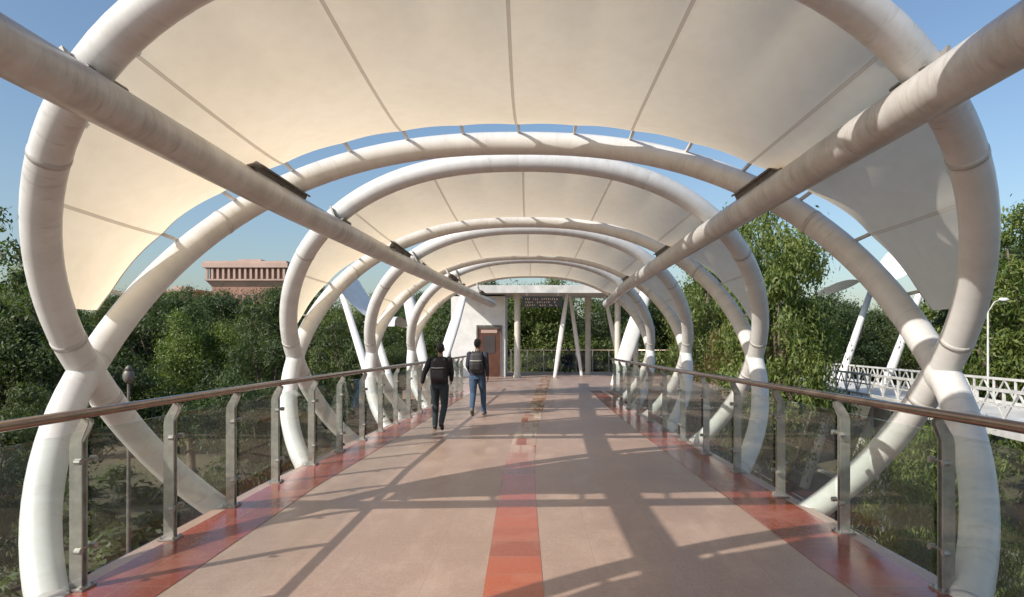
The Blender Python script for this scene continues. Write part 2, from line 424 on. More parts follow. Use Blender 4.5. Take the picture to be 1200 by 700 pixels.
railing(Lx,-1,1.18,1.12,24.0,"glass panel railing with steel posts and bronze handrail")
railing(Rx,1,1.42,1.78,20.4,"glass panel railing with steel posts and bronze handrail")

# ------------------------------------------------------------------ landing
mb=MB(); mb.box((2.1,YEND+8.004,-.15),(13.4,16,.292)); obj('landing_floor',mb.mesh('landing_floor'),M_FLOOR,kind='structure')
mb=MB(); mb.box((1.0,34.4,4.22),(9.6,4.6,.24)); mb.box((1.0,32.0,4.20),(9.8,.2,.36))
root=obj('landing_roof',mb.mesh('landing_roof'),M_DULLW,label='white flat roof over the bridge landing',cat='roof')
def column(x,y,r,z1,z0=0,mat=M_COL):
    mb=MB(); mb.loft([(x,y,z0,r*1.25,r*1.25),(x,y,z0+.12,r*1.25,r*1.25),(x,y,z0+.13,r,r),(x,y,z1-.2,r*.97,r*.97),(x,y,z1-.19,r*1.2,r*1.2),(x,y,z1,r*1.25,r*1.25)],24)
    me=mb.mesh('round_column'); autosmooth(me); obj('round_column',me,mat,label='round beige column holding up the landing roof',cat='column',group='landing columns')
for x,y in((-.78,33.2),(4.1,33.2),(5.4,36),(2.9,36.2)):
    column(x,y,.15,4.1)
def strut(p,q,w,dep):
    p=Vector(p);q=Vector(q); mb=MB(); S=[]
    for k in range(9):
        t=k/8; c=p.lerp(q,t); ww=w*(.55+.55*math.sin(math.pi*(t*.8+.12))); S.append((c.x,c.y,c.z,ww/2,dep/2))
    mb.loft(S,20,.7); me=mb.mesh('slanted_strut'); autosmooth(me); obj('slanted_strut',me,M_WHITE,label='slanted tapering white strut beside the landing',cat='strut',group='slanted struts at the landing')
strut((3.35,27.6,0),(4.75,28.2,4.1),.62,.35)
strut((1.05,33.4,0),(1.65,33.2,4.1),.22,.2)
strut((2.5,35.4,0),(1.9,35.3,4.1),.2,.2)
strut((4.6,35.4,0),(3.7,35.3,4.1),.22,.2)
strut((-4.2,27.0,0),(-5.2,27.6,4.2),.5,.3)
strut((-4.2,29.5,0),(-3.2,31.5,3.9),.45,.3)
# kiosk
root=bpy.data.objects.new('lift_kiosk',None); COL.objects.link(root); root.location=(-3.0,35.5,0); root["label"]="white walled lift kiosk with brown door"; root["category"]="kiosk"
def pch(nm,mb,mat,root,sm=False):
    o=obj(nm,mb.mesh(nm,sm),mat,parent=root); o.matrix_parent_inverse=Matrix.Translation(-Vector(root.location)); return o
mb=MB(); mb.box((-2.75,35.5,2.0),(2.7,3,4.0)); pch('wall',mb,M_WHITE,root)
mb=MB(); mb.box((-2.2,33.97,1.2),(1.1,.06,2.4)); pch('door',mb,M_DOOR,root)
mb=MB(); mb.prism([(-2.83,0),(-2.75,0),(-2.75,2.46),(-1.65,2.46),(-1.65,0),(-1.57,0),(-1.57,2.56),(-2.83,2.56)],33.9,34.0); pch('door_frame',mb,M_DARK,root)
mb=MB(); mb.box((-2.2,33.93,1.6),(.6,.02,.9)); pch('door_window',mb,M_WIN,root)
mb=MB(); mb.box((-2.2,33.92,2.25),(.8,.02,.16)); pch('notice_plate',mb,M_SANDL,root)
# hanging sign
root=bpy.data.objects.new('hanging_sign',None); COL.objects.link(root); root.location=(.48,31.6,4.0); root["label"]="black station sign with dull amber lettering hung from roof"; root["category"]="sign"
mb=MB(); mb.box((.42,31.6,3.58),(1.85,.14,.50)); pch('sign_panel',mb,M_BLACK,root)
for x in(-.3,1.15):
    mb=MB(); mb.beam((x,31.6,3.83),(x,31.95,4.02),.04,.04); pch('hanger',mb,M_DARK,root)
mb=MB(); random.seed(4)
for row,(z,h) in enumerate(((3.70,.09),(3.55,.07),(3.42,.07))):
    x=-.38
    while x<1.15:
        w=random.choice((.05,.07,.09)); 
        if random.random()<.75: 
            mb.box((x+w/2,31.52,z),(w*.25,.008,h)); mb.box((x+w/2+w*.2,31.521,z+random.choice((-.4,0,.4))*h),(w*.6,.008,.02))
        x+=w+.03
pch('lettering',mb,M_SIGNTXT,root)
root=bpy.data.objects.new('landing_railing',None); COL.objects.link(root); root.location=(3,39.8,0); root["label"]="glass railing along the back of the landing"; root["category"]="railing"
mb=MB(); mb.tube([(-1.4,39.8,1.25),(8.15,39.8,1.25),(8.2,39.75,1.25),(8.2,24.6,1.25)],.035,10); pch('handrail',mb,M_RAIL,root,True)
for x in np.arange(-1.3,8.3,.95):
    mb=MB(); mb.box((x,39.8,.62),(.06,.06,1.24)); mb.box((x,39.8,.01),(.14,.14,.02)); pch('railing_post',mb,M_STEEL,root)
    if x<7.4:
        mb=MB(); mb.box((x+.475,39.8,.62),(.85,.012,1.0)); pch('glass_panel',mb,M_GLASS,root)
for y in np.arange(24.8,39.5,1.1):
    mb=MB(); mb.box((8.2,y,.62),(.06,.06,1.24)); mb.box((8.2,y,.01),(.14,.14,.02)); pch('railing_post',mb,M_STEEL,root)
    mb=MB(); mb.box((8.2,y+.5,.62),(.012,.95,1.0)); pch('glass_panel',mb,M_GLASS,root)

for y in(-6,8.3,18.3,33):
    mb=MB(); mb.loft([(0,y,-6.2,.75,.75),(0,y,-1.3,.6,.6),(0,y,-1.0,1.2,.7)],24); mb.box((0,y,-.88),(4.4,.9,.3))
    me=mb.mesh('bridge_pier'); autosmooth(me); obj('bridge_pier',me,M_CONC,label='round concrete pier with crosshead under footbridge',cat='pier',group='bridge piers')

# ------------------------------------------------------------------ ground
GZ=-6.0
mb=MB(); mb.add([(-1500,-200,GZ),(1500,-200,GZ),(1500,2500,GZ),(-1500,2500,GZ)],[(0,1,2,3)]); obj('ground',mb.mesh('ground'),M_GROUND,kind='structure')
mb=MB(); mb.add([(-9,-20,GZ+.004),(7,-20,GZ+.004),(7,60,GZ+.004),(-9,60,GZ+.004)],[(0,1,2,3)]); obj('plaza_paving',mb.mesh('plaza_paving'),M_PAVE,kind='structure')
mb=MB(); mb.add([(9.5,-20,GZ+.008),(17,-20,GZ+.008),(17,200,GZ+.008),(9.5,200,GZ+.008)],[(0,1,2,3)]); obj('road',mb.mesh('road'),M_ASPH,kind='structure')
mb=MB(); mb.add([(-16,6,GZ+.008),(-9.0,4,GZ+.008),(-9.0,6,GZ+.008),(-30,12,GZ+.008),(-30,9.6,GZ+.008)],[(0,1,2,3,4)]); obj('park_path',mb.mesh('park_path'),M_PAVE,kind='structure')
mb=MB(); mb.box((9.35,90,GZ+.06),(.28,220,.13)); mb.box((17.15,90,GZ+.06),(.28,220,.13)); obj('kerb',mb.mesh('kerb'),M_KERB,kind='structure')
mb=MB()
for y in range(-10,190,6): mb.add([(13.2,y,GZ+.012),(13.33,y,GZ+.012),(13.33,y+3,GZ+.012),(13.2,y+3,GZ+.012)],[(0,1,2,3)])
obj('road_marking',mb.mesh('road_marking'),M_WHITE,kind='structure')

# ------------------------------------------------------------------ trees
def tree_meshes(seed,H,R,leaf,ncl,npl,matL,zf=.62,flat=.75,droop=.25,asp=.24,spread=1.18):
    r=np.random.default_rng(seed); rd=random.Random(seed)
    cz=H*zf; rz=(H-cz)
    cs=[]
    while len(cs)<ncl:
        p=r.uniform(-1,1,3)
        d=np.linalg.norm(p)
        if d>1 or (d<.45 and r.random()<.7): continue
        lump=.72+.28*math.sin(2.3*math.atan2(p[1],p[0])+seed)+.24*math.sin(4*p[2]+seed*2)
        q=np.array([p[0]*R*max(.5,lump),p[1]*R*max(.5,lump*1.03),cz+p[2]*rz*(.9 if p[2]>0 else .95)])
        if q[2]<H*.22: continue
        cs.append(q)
    cs=np.array(cs)
    V=[]; crs=R*.215
    for c in cs:
        rad=crs*r.uniform(.4,1.4); m=int(npl*r.uniform(.7,1.3))
        d=r.normal(size=(m,3)); d/=np.linalg.norm(d,axis=1)[:,None]
        rr=rad*r.uniform(.15,spread,(m,1))**.6
        out=r.random((m,1))<.14; rr=np.where(out,rr*r.uniform(1.2,1.75,(m,1)),rr)
        pos=c+d*rr*np.array([1,1,flat])
        nrm=d+r.normal(scale=.55,size=(m,3))+np.array([0,0,.35]); nrm/=np.linalg.norm(nrm,axis=1)[:,None]
        t=np.cross(nrm,r.normal(size=(m,3))); t/=np.linalg.norm(t,axis=1)[:,None]; b=np.cross(nrm,t)
        t[:,2]-=droop
        s=leaf*r.uniform(.6,1.3,(m,1)); 
        quad=np.stack([pos-t*s*.5,pos+b*s*asp+nrm*s*.05,pos+t*s*.6,pos-b*s*asp+nrm*s*.05],axis=1)
        V.append(quad.reshape(-1,3))
    V=np.concatenate(V); nq=len(V)//4
    me=bpy.data.meshes.new('crown'); me.vertices.add(len(V)); me.vertices.foreach_set('co',V.astype(np.float32).ravel())
    me.loops.add(nq*4); me.loops.foreach_set('vertex_index',np.arange(nq*4,dtype=np.int32))
    me.polygons.add(nq); me.polygons.foreach_set('loop_start',np.arange(0,nq*4,4,dtype=np.int32))
    try: me.polygons.foreach_set('loop_total',np.full(nq,4,dtype=np.int32))
    except Exception: pass
    me.update(calc_edges=True); me.validate(); me.materials.append(matL)
    mb=MB(); tr=.022*H+.05; top=cz*.95
    bx=[(0,0,-.1)]; x=y=0
    for i in range(1,7):
        x+=rd.uniform(-.12,.12)*H*.08;y+=rd.uniform(-.12,.12)*H*.08; bx.append((x,y,top*i/6))
    mb.tube(bx,[tr*1.35]+[tr*(1-.11*i) for i in range(1,7)],9)
    for c in cs[::max(1,ncl//18)]:
        i=rd.randint(2,5); a=Vector(bx[i]); c=Vector(c); m1=a.lerp(c,.5)+Vector((0,0,-.05*H+rd.uniform(-.2,.2)))
        mb.tube([a,m1,c],[tr*.5,tr*.3,tr*.08],6)
    mt=mb.mesh('trunk',True); mt.materials.append(M_BARK)
    return mt,me
VAR={}
VAR['a']=tree_meshes(1,10,3.9,.15,110,400,M_LEAF)
VAR['b']=tree_meshes(2,10,3.4,.15,95,390,M_LEAF,.58,droop=.35,asp=.21)
VAR['c']=tree_meshes(3,10,3.0,.15,90,400,M_LEAF2,.55,droop=.35,asp=.21)
VAR['d']=tree_meshes(5,10,3.7,.145,118,410,M_LEAF2,.60,droop=.3,asp=.22)
VAR['e']=tree_meshes(6,10,2.7,.16,60,260,M_LEAF3,.55)
VAR['f']=tree_meshes(8,10,3.6,.17,90,350,M_LEAF2,.6,droop=.7,asp=.14)
VAR['g']=tree_meshes(9,10,3.6,.15,95,360,M_LEAF,.6,droop=.4,asp=.2)
VAR['h']=tree_meshes(12,10,2.6,.17,36,150,M_LEAF,.62)
LB={'a':'broad dark green park tree','b':'dark green leafy park tree','c':'tall sunlit bright green tree','d':'broad bright green tree beside the road','e':'tree with dry brown leaves','f':'bright green feathery tree below the walkway','g':'dark green tree standing below the walkway','h':'tall sparse tree rising above the park'}
def tree(v,x,y,H,wide=1.0,rot=None):
    mt,mc=VAR[v]; s=H/10; o=bpy.data.objects.new('tree',None); COL.objects.link(o)
    o.location=(x,y,GZ); o.scale=(s*wide,s*wide,s); o.rotation_euler=(0,0,random.uniform(0,6.28) if rot is None else rot)
    o["label"]=LB[v]; o["category"]="tree"; o["group"]="park trees"
    for nm,m in(('trunk',mt),('crown',mc)):
        c=bpy.data.objects.new(nm,m); COL.objects.link(c); c.parent=o
random.seed(21)
placed=[]
def scatter(n,xr,yr,hr,vs,mind,wide=(.9,1.2),cond=None):
    k=0;tries=0
    while k<n and tries<n*60:
        tries+=1; x=random.uniform(*xr);y=random.uniform(*yr)
        if cond and not cond(x,y): continue
        if any((x-a)**2+(y-b)**2<mind**2 for a,b in placed): continue
        placed.append((x,y)); tree(random.choice(vs),x,y,random.uniform(*hr),random.uniform(*wide)); k+=1
for v,x,y,h,w in(('g',-14,17,6.9,1.0),('g',-10,25,7.0,.95),('a',-18,25,9.3,1.0),('b',-23,30,11.0,1.0),('a',-12.5,32,8.6,.95),('g',-18,12.5,6.8,1.1),('h',-19.6,25,13.4,.8),('h',-21.5,26,12.4,.9),
                 ('b',-9.5,38,9.6,1),('d',-19,38,9.6,1.0),('a',-25.5,58,12.8,1.0),('b',-31,62,13.2,1.0),('d',-21,55,11.6,1),('a',-38,66,13.3,1)):
    placed.append((x,y)); tree(v,x,y,h,w)
scatter(16,(-55,-8),(42,70),(9.8,13.2),['a','b','c','d'],6.0,cond=lambda x,y:x>-.85*y)
scatter(16,(-95,-10),(70,120),(12,15.5),['a','b','d','c'],7.5,(.9,1.3),cond=lambda x,y:x>-.85*y)
for v,x,y,h,w in(('f',6.2,9.6,5.5,.8),('f',8.3,14.6,6.4,.9),('d',8.7,24.5,13.0,.68),('c',7.9,31,11.6,.8),('e',7.9,28,8.9,.6),('d',12.0,44,16.4,.8),
                 ('c',19.6,27,13.4,.95),('a',26,34,14.2,1.1),('b',22,24,11.2,.9),('a',30,38,15.5,1.0)):
    placed.append((x,y)); tree(v,x,y,h,w)
scatter(14,(13,60),(50,85),(11,13.5),['c','d','c','d','a'],7,cond=lambda x,y:x<.9*y)
scatter(11,(-9,16),(46,58),(11,13.2),['a','b','d'],4.5)
r=np.random.default_rng(5); V=[]
for i in range(900):
    y=r.uniform(125,420); x=r.uniform(-.95,.95)*y; h=r.uniform(8,15)
    m=26; d=r.normal(size=(m,3)); d/=np.linalg.norm(d,axis=1)[:,None]; pos=np.array([x,y,GZ+h*.55])+d*np.array([5,5,h*.45])*r.uniform(.6,1.05,(m,1))
    nrm=d+r.normal(scale=.4,size=(m,3)); nrm/=np.linalg.norm(nrm,axis=1)[:,None]; t=np.cross(nrm,r.normal(size=(m,3))); t/=np.linalg.norm(t,axis=1)[:,None]; b=np.cross(nrm,t); s=r.uniform(1.5,3.2,(m,1))
    V.append(np.stack([pos-t*s*.7,pos+b*s*.5,pos+t*s*.7,pos-b*s*.5],axis=1).reshape(-1,3))
V=np.concatenate(V); mb=MB(); mb.v=[tuple(p) for p in V]; mb.uv=[(0,0)]*len(V); mb.f=[(4*i,4*i+1,4*i+2,4*i+3) for i in range(len(V)//4)]
obj('distant_wood',mb.mesh('distant_wood'),M_LEAF,kind='stuff',label='distant mass of dark green woodland',cat='woodland')
V=[]
for i in range(420):
    sd=r.random()
    if sd<.6:
        x=r.uniform(-34,-9.4);y=r.uniform(13,40)
    elif sd<.8: x=r.uniform(17.6,40); y=r.uniform(10,50)
    else: x=r.uniform(7.2,9.0); y=r.uniform(13,40)
    h=r.uniform(.4,1.3); m=60; d=r.normal(size=(m,3)); d/=np.linalg.norm(d,axis=1)[:,None]; d[:,2]=abs(d[:,2]); pos=np.array([x,y,GZ])+d*np.array([h,h,h])*r.uniform(.5,1.05,(m,1))
    t=np.cross(d,r.normal(size=(m,3))); t/=np.linalg.norm(t,axis=1)[:,None]; b=np.cross(d,t); s=r.uniform(.15,.35,(m,1))
    V.append(np.stack([pos-t*s*.7,pos+b*s*.35,pos+t*s*.7,pos-b*s*.35],axis=1).reshape(-1,3))
V=np.concatenate(V); mb=MB(); mb.v=[tuple(p) for p in V]; mb.uv=[(0,0)]*len(V); mb.f=[(4*i,4*i+1,4*i+2,4*i+3) for i in range(len(V)//4)]
obj('undergrowth',mb.mesh('undergrowth'),M_LEAF,kind='stuff',label='low green undergrowth beneath the trees',cat='shrubs')

# ------------------------------------------------------------------ distant sandstone building
root=bpy.data.objects.new('sandstone_building',None); COL.objects.link(root); bx,by=-121,300; BZ=GZ-1.6; root.location=(bx,by,BZ); root["label"]="pink sandstone block with columned overhanging top storey"; root["category"]="building"
W=30
mb=MB(); mb.box((bx,by,BZ+16.5),(W,22,33)); pch('lower_wall',mb,M_SAND,root)
mb=MB(); mb.add([(bx-W/2,by-11,BZ+33),(bx+W/2,by-11,BZ+33),(bx+W/2,by+11,BZ+33),(bx-W/2,by+11,BZ+33),(bx-W/2-1.8,by-12.8,BZ+35.5),(bx+W/2+1.8,by-12.8,BZ+35.5),(bx+W/2+1.8,by+12.8,BZ+35.5),(bx-W/2-1.8,by+12.8,BZ+35.5)],[(0,1,5,4),(1,2,6,5),(2,3,7,6),(3,0,4,7),(4,5,6,7),(3,2,1,0)])
mb.box((bx,by,BZ+38.2),(W+1.0,24,5.4)); pch('crown_storey',mb,M_SANDL,root)
mb=MB(); mb.box((bx,by,BZ+41.9),(W+6,28,2.0)); mb.box((bx,by,BZ+43.3),(W+4.6,26.6,.8)); mb.box((bx,by-12.7,BZ+35.8),(W+4.6,1.2,.6)); mb.box((bx-2,by,BZ+44.6),(10,8,1.8)); pch('parapet',mb,M_SANDL,root)
for i in range(15):
    x=bx-W/2-1.2+i*(W+2.4)/14
    mb=MB(); mb.box((x,by-12.9,BZ+38.5),(.9,.9,4.8)); pch('column',mb,M_SANDL,root)
    if i<14:
        mb=MB(); mb.box((x+(W+2.4)/28,by-12.02,BZ+38.5),(.9,.3,3.2)); pch('window',mb,M_SAND,root)
for i in range(9):
    for r_ in range(2):
        mb=MB(); mb.box((bx-W/2+2.2+i*(W-4.4)/8,by-11.05,BZ+24+r_*4.5),(1.5,.25,2.4)); pch('window',mb,M_WIN,root)
root=bpy.data.objects.new('annex_building',None); COL.objects.link(root); root.location=(-153,302,GZ); root["label"]="low red stone annex rising among treetops"; root["category"]="building"
mb=MB(); mb.box((-153,302,GZ+14.8),(14,16,29.6)); pch('wall',mb,M_SAND,root)
mb=MB(); mb.box((-153,302,GZ+30.2),(16,17.5,1.2)); mb.box((-155,302,GZ+31.6),(6,6,1.6)); pch('roof',mb,M_SANDL,root)

# ------------------------------------------------------------------ neighbouring footbridge
root=bpy.data.objects.new('lattice_footbridge',None); COL.objects.link(root); root.location=(13,24,GZ); root["label"]="white steel footbridge with diagonal lattice railings"; root["category"]="footbridge"
def bx_(y,o): return 11.3+(y-14)*.10+o
mb=MB(); mb.beam((bx_(12,1.6),12,-.50),(bx_(46,1.6),46,-.50),3.3,.26); pch('deck',mb,M_DULLW,root)
for o_ in(0,3.2):
    mb=MB()
    for z,w in((.50,.08),(.14,.04),(-.26,.10)): mb.beam((bx_(12,o_),12,z),(bx_(46,o_),46,z),w,w)
    y=12.
    while y<46:
        mb.beam((bx_(y,o_),y,-.2),(bx_(y+.6,o_),y+.6,.48),.04,.04); mb.beam((bx_(y+.6,o_)+.005,y+.6,.48),(bx_(y+1.2,o_)+.005,y+1.2,-.2),.04,.04)
        mb.beam((bx_(y,o_),y,-.34),(bx_(y,o_),y,.50),.055,.055); y+=1.2
    pch('lattice_railing',mb,M_DULLW,root)
for y in(15,28,42):
    mb=MB(); mb.loft([(bx_(y,1.6),y,GZ,.35,.35),(bx_(y,1.6),y,-.64,.3,.3)],16); pch('support_column',mb,M_DULLW,root)

def shelter(x,y,w,d,z,sx,lab):
    root=bpy.data.objects.new('tensile_shelter',None); COL.objects.link(root); root.location=(x,y,GZ); root["label"]=lab; root["category"]="canopy"; root["group"]="white tensile shelters"
    N=14; vs=[];fs=[];uv=[]
    for i in range(N+1):
        for j in range(N+1):
            a=i/N*2-1;b=j/N*2-1
            vs.append((x+sx*a*w/2*(1-.2*(1-b*b)),y+b*d/2*(1-.2*(1-a*a)),z+a*.9+ .5*a*a-.5*b*b)); uv.append((a*3,.5))
    for i in range(N):
        for j in range(N): q=i*(N+1)+j; fs.append((q,q+1,q+N+2,q+N+1))
    mb=MB(); mb.add(vs,fs,uv); pch('fabric_roof',mb,M_WHITE,root,True)
    for b in(-1,1):
        mb=MB(); p=Vector((x-sx*w*.75,y+b*d*.35,GZ)); q=Vector((x+sx*w*.42,y+b*d*.42,z+.6)); mb.tube([p,p.lerp(q,.4),q],[.26,.24,.13],12); pch('slanted_mast',mb,M_WHITE,root,True)
shelter(-7.3,32,2.6,5,3.3,-1,"white tensile shelter on slanted masts among trees")
shelter(17.0,34,3.6,6,5.2,1,"white tensile shelter on slanted masts above trees")

def lamp(x,y,top,lab):
    root=bpy.data.objects.new('street_lamp',None); COL.objects.link(root); root.location=(x,y,GZ); root["label"]=lab; root["category"]="street lamp"
    mb=MB(); mb.loft([(x,y,GZ,.12,.12),(x,y,GZ+.8,.10,.10),(x,y,GZ+.82,.05,.05),(x,y,top-.4,.03,.03)],12); pch('pole',mb,M_DULLW,root)
    mb=MB(); mb.tube([(x-.45,y,top),(x-.22,y,top-.1),(x,y,top-.45),(x+.22,y,top-.1),(x+.45,y,top)],.02,8); pch('arm',mb,M_DULLW,root,True)
    for s in(-1,1):
        mb=MB(); mb.loft([(x+s*.55,y,top-.06,.12,.07),(x+s*.55,y,top-.02,.19,.09),(x+s*.55,y,top+.05,.13,.07)],14); pch('lamp_head',mb,M_WHITE,root)
lamp(15.85,23.8,3.2,"pale twin arm street lamp beside the road")
root=bpy.data.objects.new('globe_lamp',None); COL.objects.link(root); root.location=(-8.3,14,GZ); root["label"]="dark post lamp with small globe head"; root["category"]="park lamp"
mb=MB(); mb.loft([(-8.3,14,GZ,.06,.06),(-8.3,14,.85,.028,.028)],12); pch('pole',mb,M_DARK,root)
mb=MB(); mb.ell((-8.3,14,1.0),(.11,.11,.16),14,10); mb.loft([(-8.3,14,1.12,.09,.09),(-8.3,14,1.22,.02,.02)],12); pch('lamp_head',mb,M_DARK,root,True)

# ------------------------------------------------------------------ people
def remesh(mb,name,vox,mat,parent,smooth=2):
    me=mb.mesh(name); t=bpy.data.objects.new('tmp',me); COL.objects.link(t)
    m=t.modifiers.new('r','REMESH'); m.mode='VOXEL'; m.voxel_size=vox; m.use_smooth_shade=True
    if smooth: s=t.modifiers.new('s','SMOOTH'); s.iterations=smooth; s.factor=.5
    dg=bpy.context.evaluated_depsgraph_get(); ev=t.evaluated_get(dg); nm=bpy.data.meshes.new_from_object(ev)
    bpy.data.objects.remove(t); nm.name=name; nm.materials.clear()
    nm.polygons.foreach_set('use_smooth',[True]*len(nm.polygons))
    return obj(name,nm,mat,parent=parent)
M_SKIN=simple('brown_skin',(.27,.155,.10),.5,0,.1,20)
M_HAIR=simple('black_hair',(.012,.010,.009),.45,0,.3,60,.5)
def limb(mb,pts,rs,seg=14):
    mb.tube(pts,rs,seg)
    for p,r in zip(pts,rs): mb.ell(p,(r,r,r),12,8)
def person(x,y,rot,lab,pose,jm,tm,sm,bag,scale=1.0):
    root=bpy.data.objects.new('person',None); COL.objects.link(root); root["label"]=lab; root["category"]="person"
    V=Vector; P=pose
    c=P['hip']; ch=P['chest']; nk=P['neck']; hd=P['head']
    b=MB()
    b.loft([(c.x,c.y,c.z-.08,.13,.09),(c.x,c.y,c.z,.155,.105),((c.x+ch.x)/2,(c.y+ch.y)/2,(c.z+ch.z)/2,.125,.09),(ch.x,ch.y,ch.z,.155,.105),(ch.x,ch.y,ch.z+.10,.15,.09),(nk.x,nk.y,nk.z-.02,.07,.06)],20)
    limb(b,[nk-V((0,0,.04)),hd-V((0,0,.06))],[.056,.052])
    Rh=Matrix.Rotation(P.get('headturn',0),3,'Z')
    b.ell(hd+V((0,0,.02)),(.074,.094,.115),20,16,Rh); b.ell(hd+Rh@V((0,.02,-.05)),(.055,.068,.068),16,12,Rh)
    b.ell(hd+Rh@V((0,.098,-.005)),(.014,.022,.028),10,8,Rh)
    b.ell(hd+Rh@V((0,.088,-.052)),(.026,.012,.010),10,6,Rh)
    for s in(-1,1):
        b.ell(hd+Rh@V((s*.078,-.005,0)),(.012,.022,.034),10,8,Rh)
        b.ell(hd+Rh@V((s*.03,.086,.02)),(.014,.010,.008),8,6,Rh)
    for s in('l','r'):
        sg=-1 if s=='l' else 1
        sh,el,wr=P['sh'+s],P['el'+s],P['wr'+s]
        limb(b,[sh,el,wr],[.052,.038,.026])
        d=(wr-el).normalized(); side=V((sg*.2,1,0)); side=(side-d*side.dot(d)).normalized(); nrm=d.cross(side)
        palm=wr+d*.05
        M=Matrix((side,nrm,d)).transposed(); b.ell(palm,(.040,.016,.055),12,8,M)
        for i,L in enumerate((.062,.075,.070,.055)):
            o=palm+side*(.030-.020*i)+d*.045; k1=o+d*L*.5-nrm*sg*.006; k2=k1+d*L*.42-nrm*sg*.022
            limb(b,[o,k1,k2],[.0095,.0088,.0078],8)
        o=palm+side*.034-d*.02; limb(b,[o,o+side*.025+d*.03,o+side*.03+d*.058],[.012,.0105,.009],8)
        hp,kn,an,to=P['hp'+s],P['kn'+s],P['an'+s],P['to'+s]
        limb(b,[hp,kn,an],[.082,.055,.036]); limb(b,[an,to],[.036,.03])
    remesh(b,'body',.0075,M_SKIN,root,2)
    b=MB(); b.loft([(c.x,c.y,c.z-.10,.15,.115),(c.x,c.y,c.z,.172,.128),(c.x,c.y,c.z+.10,.160,.115)],20)
    for s in('l','r'):
        hp,kn,an=P['hp'+s],P['kn'+s],P['an'+s]
        d=(an-kn).normalized()
        limb(b,[hp,hp.lerp(kn,.5),kn,kn.lerp(an,.4)],[.100,.088,.068,.064]); b.tube([kn.lerp(an,.3),an+d*.015],[.064,.054],16)
    remesh(b,'trousers',.011,tm,root,3)
    b=MB(); mid=(c+ch)/2
    b.loft([(c.x,c.y,c.z-.02,.172,.13),(c.x,c.y,c.z+.05,.174,.132),(mid.x,mid.y,mid.z,.160,.124),(ch.x,ch.y,ch.z,.182,.132),(ch.x,ch.y,ch.z+.09,.178,.112),(nk.x,nk.y,nk.z-.045,.100,.08),(nk.x,nk.y,nk.z-.005,.066,.066)],24)
    for s in('l','r'):
        sh,el,wr=P['sh'+s],P['el'+s],P['wr'+s]; limb(b,[sh,el],[.070,.053]); b.tube([el,wr],[.053,.040],14)
    remesh(b,'jacket',.011,jm,root,3)
    for s in('l','r'):
        an,to=P['an'+s],P['to'+s]; b=MB(); d=(to-an); h=V((d.x,d.y,0)).normalized()
        limb(b,[an-h*.03+V((0,0,-.035)),an.lerp(to,.5)+V((0,0,-.012)),to],[.046,.046,.038]); limb(b,[an,an+V((0,0,.0))],[.05,.05])
        remesh(b,'shoe',.01,sm,root,2)
    b=MB(); b.ell(hd+Rh@V((0,-.014,.042)),(.080,.092,.100),20,14,Rh); b.ell(hd+Rh@V((0,-.045,-.01)),(.064,.050,.06),16,10,Rh); b.ell(hd+Rh@V((0,.035,.085)),(.060,.052,.048),14,10,Rh)
    remesh(b,'hair',.01,M_HAIR,root,1)
    root.location=(x,y,0.004); root.rotation_euler=(0,0,rot); root.scale=(scale,)*3
    if bag:
        br=bpy.data.objects.new('backpack',None); COL.objects.link(br); br["label"]=bag[1]; br["category"]="backpack"
        br.location=root.location; br.rotation_euler=root.rotation_euler; br.scale=root.scale
        bm_=bag[0]; yb=ch.y-.215
        b=MB(); b.loft([(ch.x,yb,ch.z-.30,.12,.06),(ch.x,yb,ch.z-.27,.15,.085),(ch.x,yb,ch.z-.05,.155,.09),(ch.x,yb,ch.z+.10,.135,.075),(ch.x,yb,ch.z+.15,.09,.045)],24,.6)
        remesh(b,'pack_body',.01,bm_,br,3)
        b=MB(); b.loft([(ch.x,yb-.08,ch.z-.26,.11,.03),(ch.x,yb-.085,ch.z-.22,.125,.045),(ch.x,yb-.085,ch.z-.10,.12,.042),(ch.x,yb-.08,ch.z-.07,.10,.025)],20,.6); remesh(b,'front_pocket',.01,bag[2],br,2)
        b=MB(); b.tube([(ch.x-.125,yb-.092,ch.z-.03),(ch.x-.05,yb-.100,ch.z-.035),(ch.x+.05,yb-.100,ch.z-.035),(ch.x+.125,yb-.092,ch.z-.03)],.008,8); obj('trim_piping',b.mesh('trim_piping',True),M_DULLW,parent=br)
        b=MB(); b.tube([(ch.x-.03,yb+.04,ch.z+.15),(ch.x-.02,yb+.03,ch.z+.20),(ch.x+.02,yb+.03,ch.z+.20),(ch.x+.03,yb+.04,ch.z+.15)],.008,8)
        obj('carry_handle',b.mesh('carry_handle',True),bm_,parent=br)
        for s in(-1,1):
            b=MB(); X=ch.x+s*.10
            b.tube([(X,ch.y-.15,ch.z+.10),(X,ch.y-.07,ch.z+.165),(X,ch.y+.04,ch.z+.155),(X,ch.y+.135,ch.z+.06),(X+s*.01,ch.y+.15,ch.z-.06),(X+s*.06,ch.y+.08,ch.z-.18),(X+s*.05,ch.y-.13,ch.z-.22)],.017,8)
            obj('shoulder_strap',b.mesh('shoulder_strap',True),bm_,parent=br)
    return root
V=Vector
pose1=dict(hip=V((0,0,.92)),chest=V((.01,.03,1.27)),neck=V((.01,.05,1.455)),head=V((0,.08,1.59)),headturn=.25,
  shl=V((-.18,-.01,1.375)),ell=V((-.27,-.12,1.14)),wrl=V((-.34,-.02,.93)),shr=V((.18,.05,1.385)),elr=V((.225,.08,1.12)),wrr=V((.19,.26,.97)),
  hpl=V((-.09,0,.86)),knl=V((-.11,.17,.50)),anl=V((-.12,.16,.085)),tol=V((-.14,.30,.045)),
  hpr=V((.09,0,.86)),knr=V((.10,-.02,.48)),anr=V((.09,-.30,.19)),tor=V((.09,-.20,.06)))
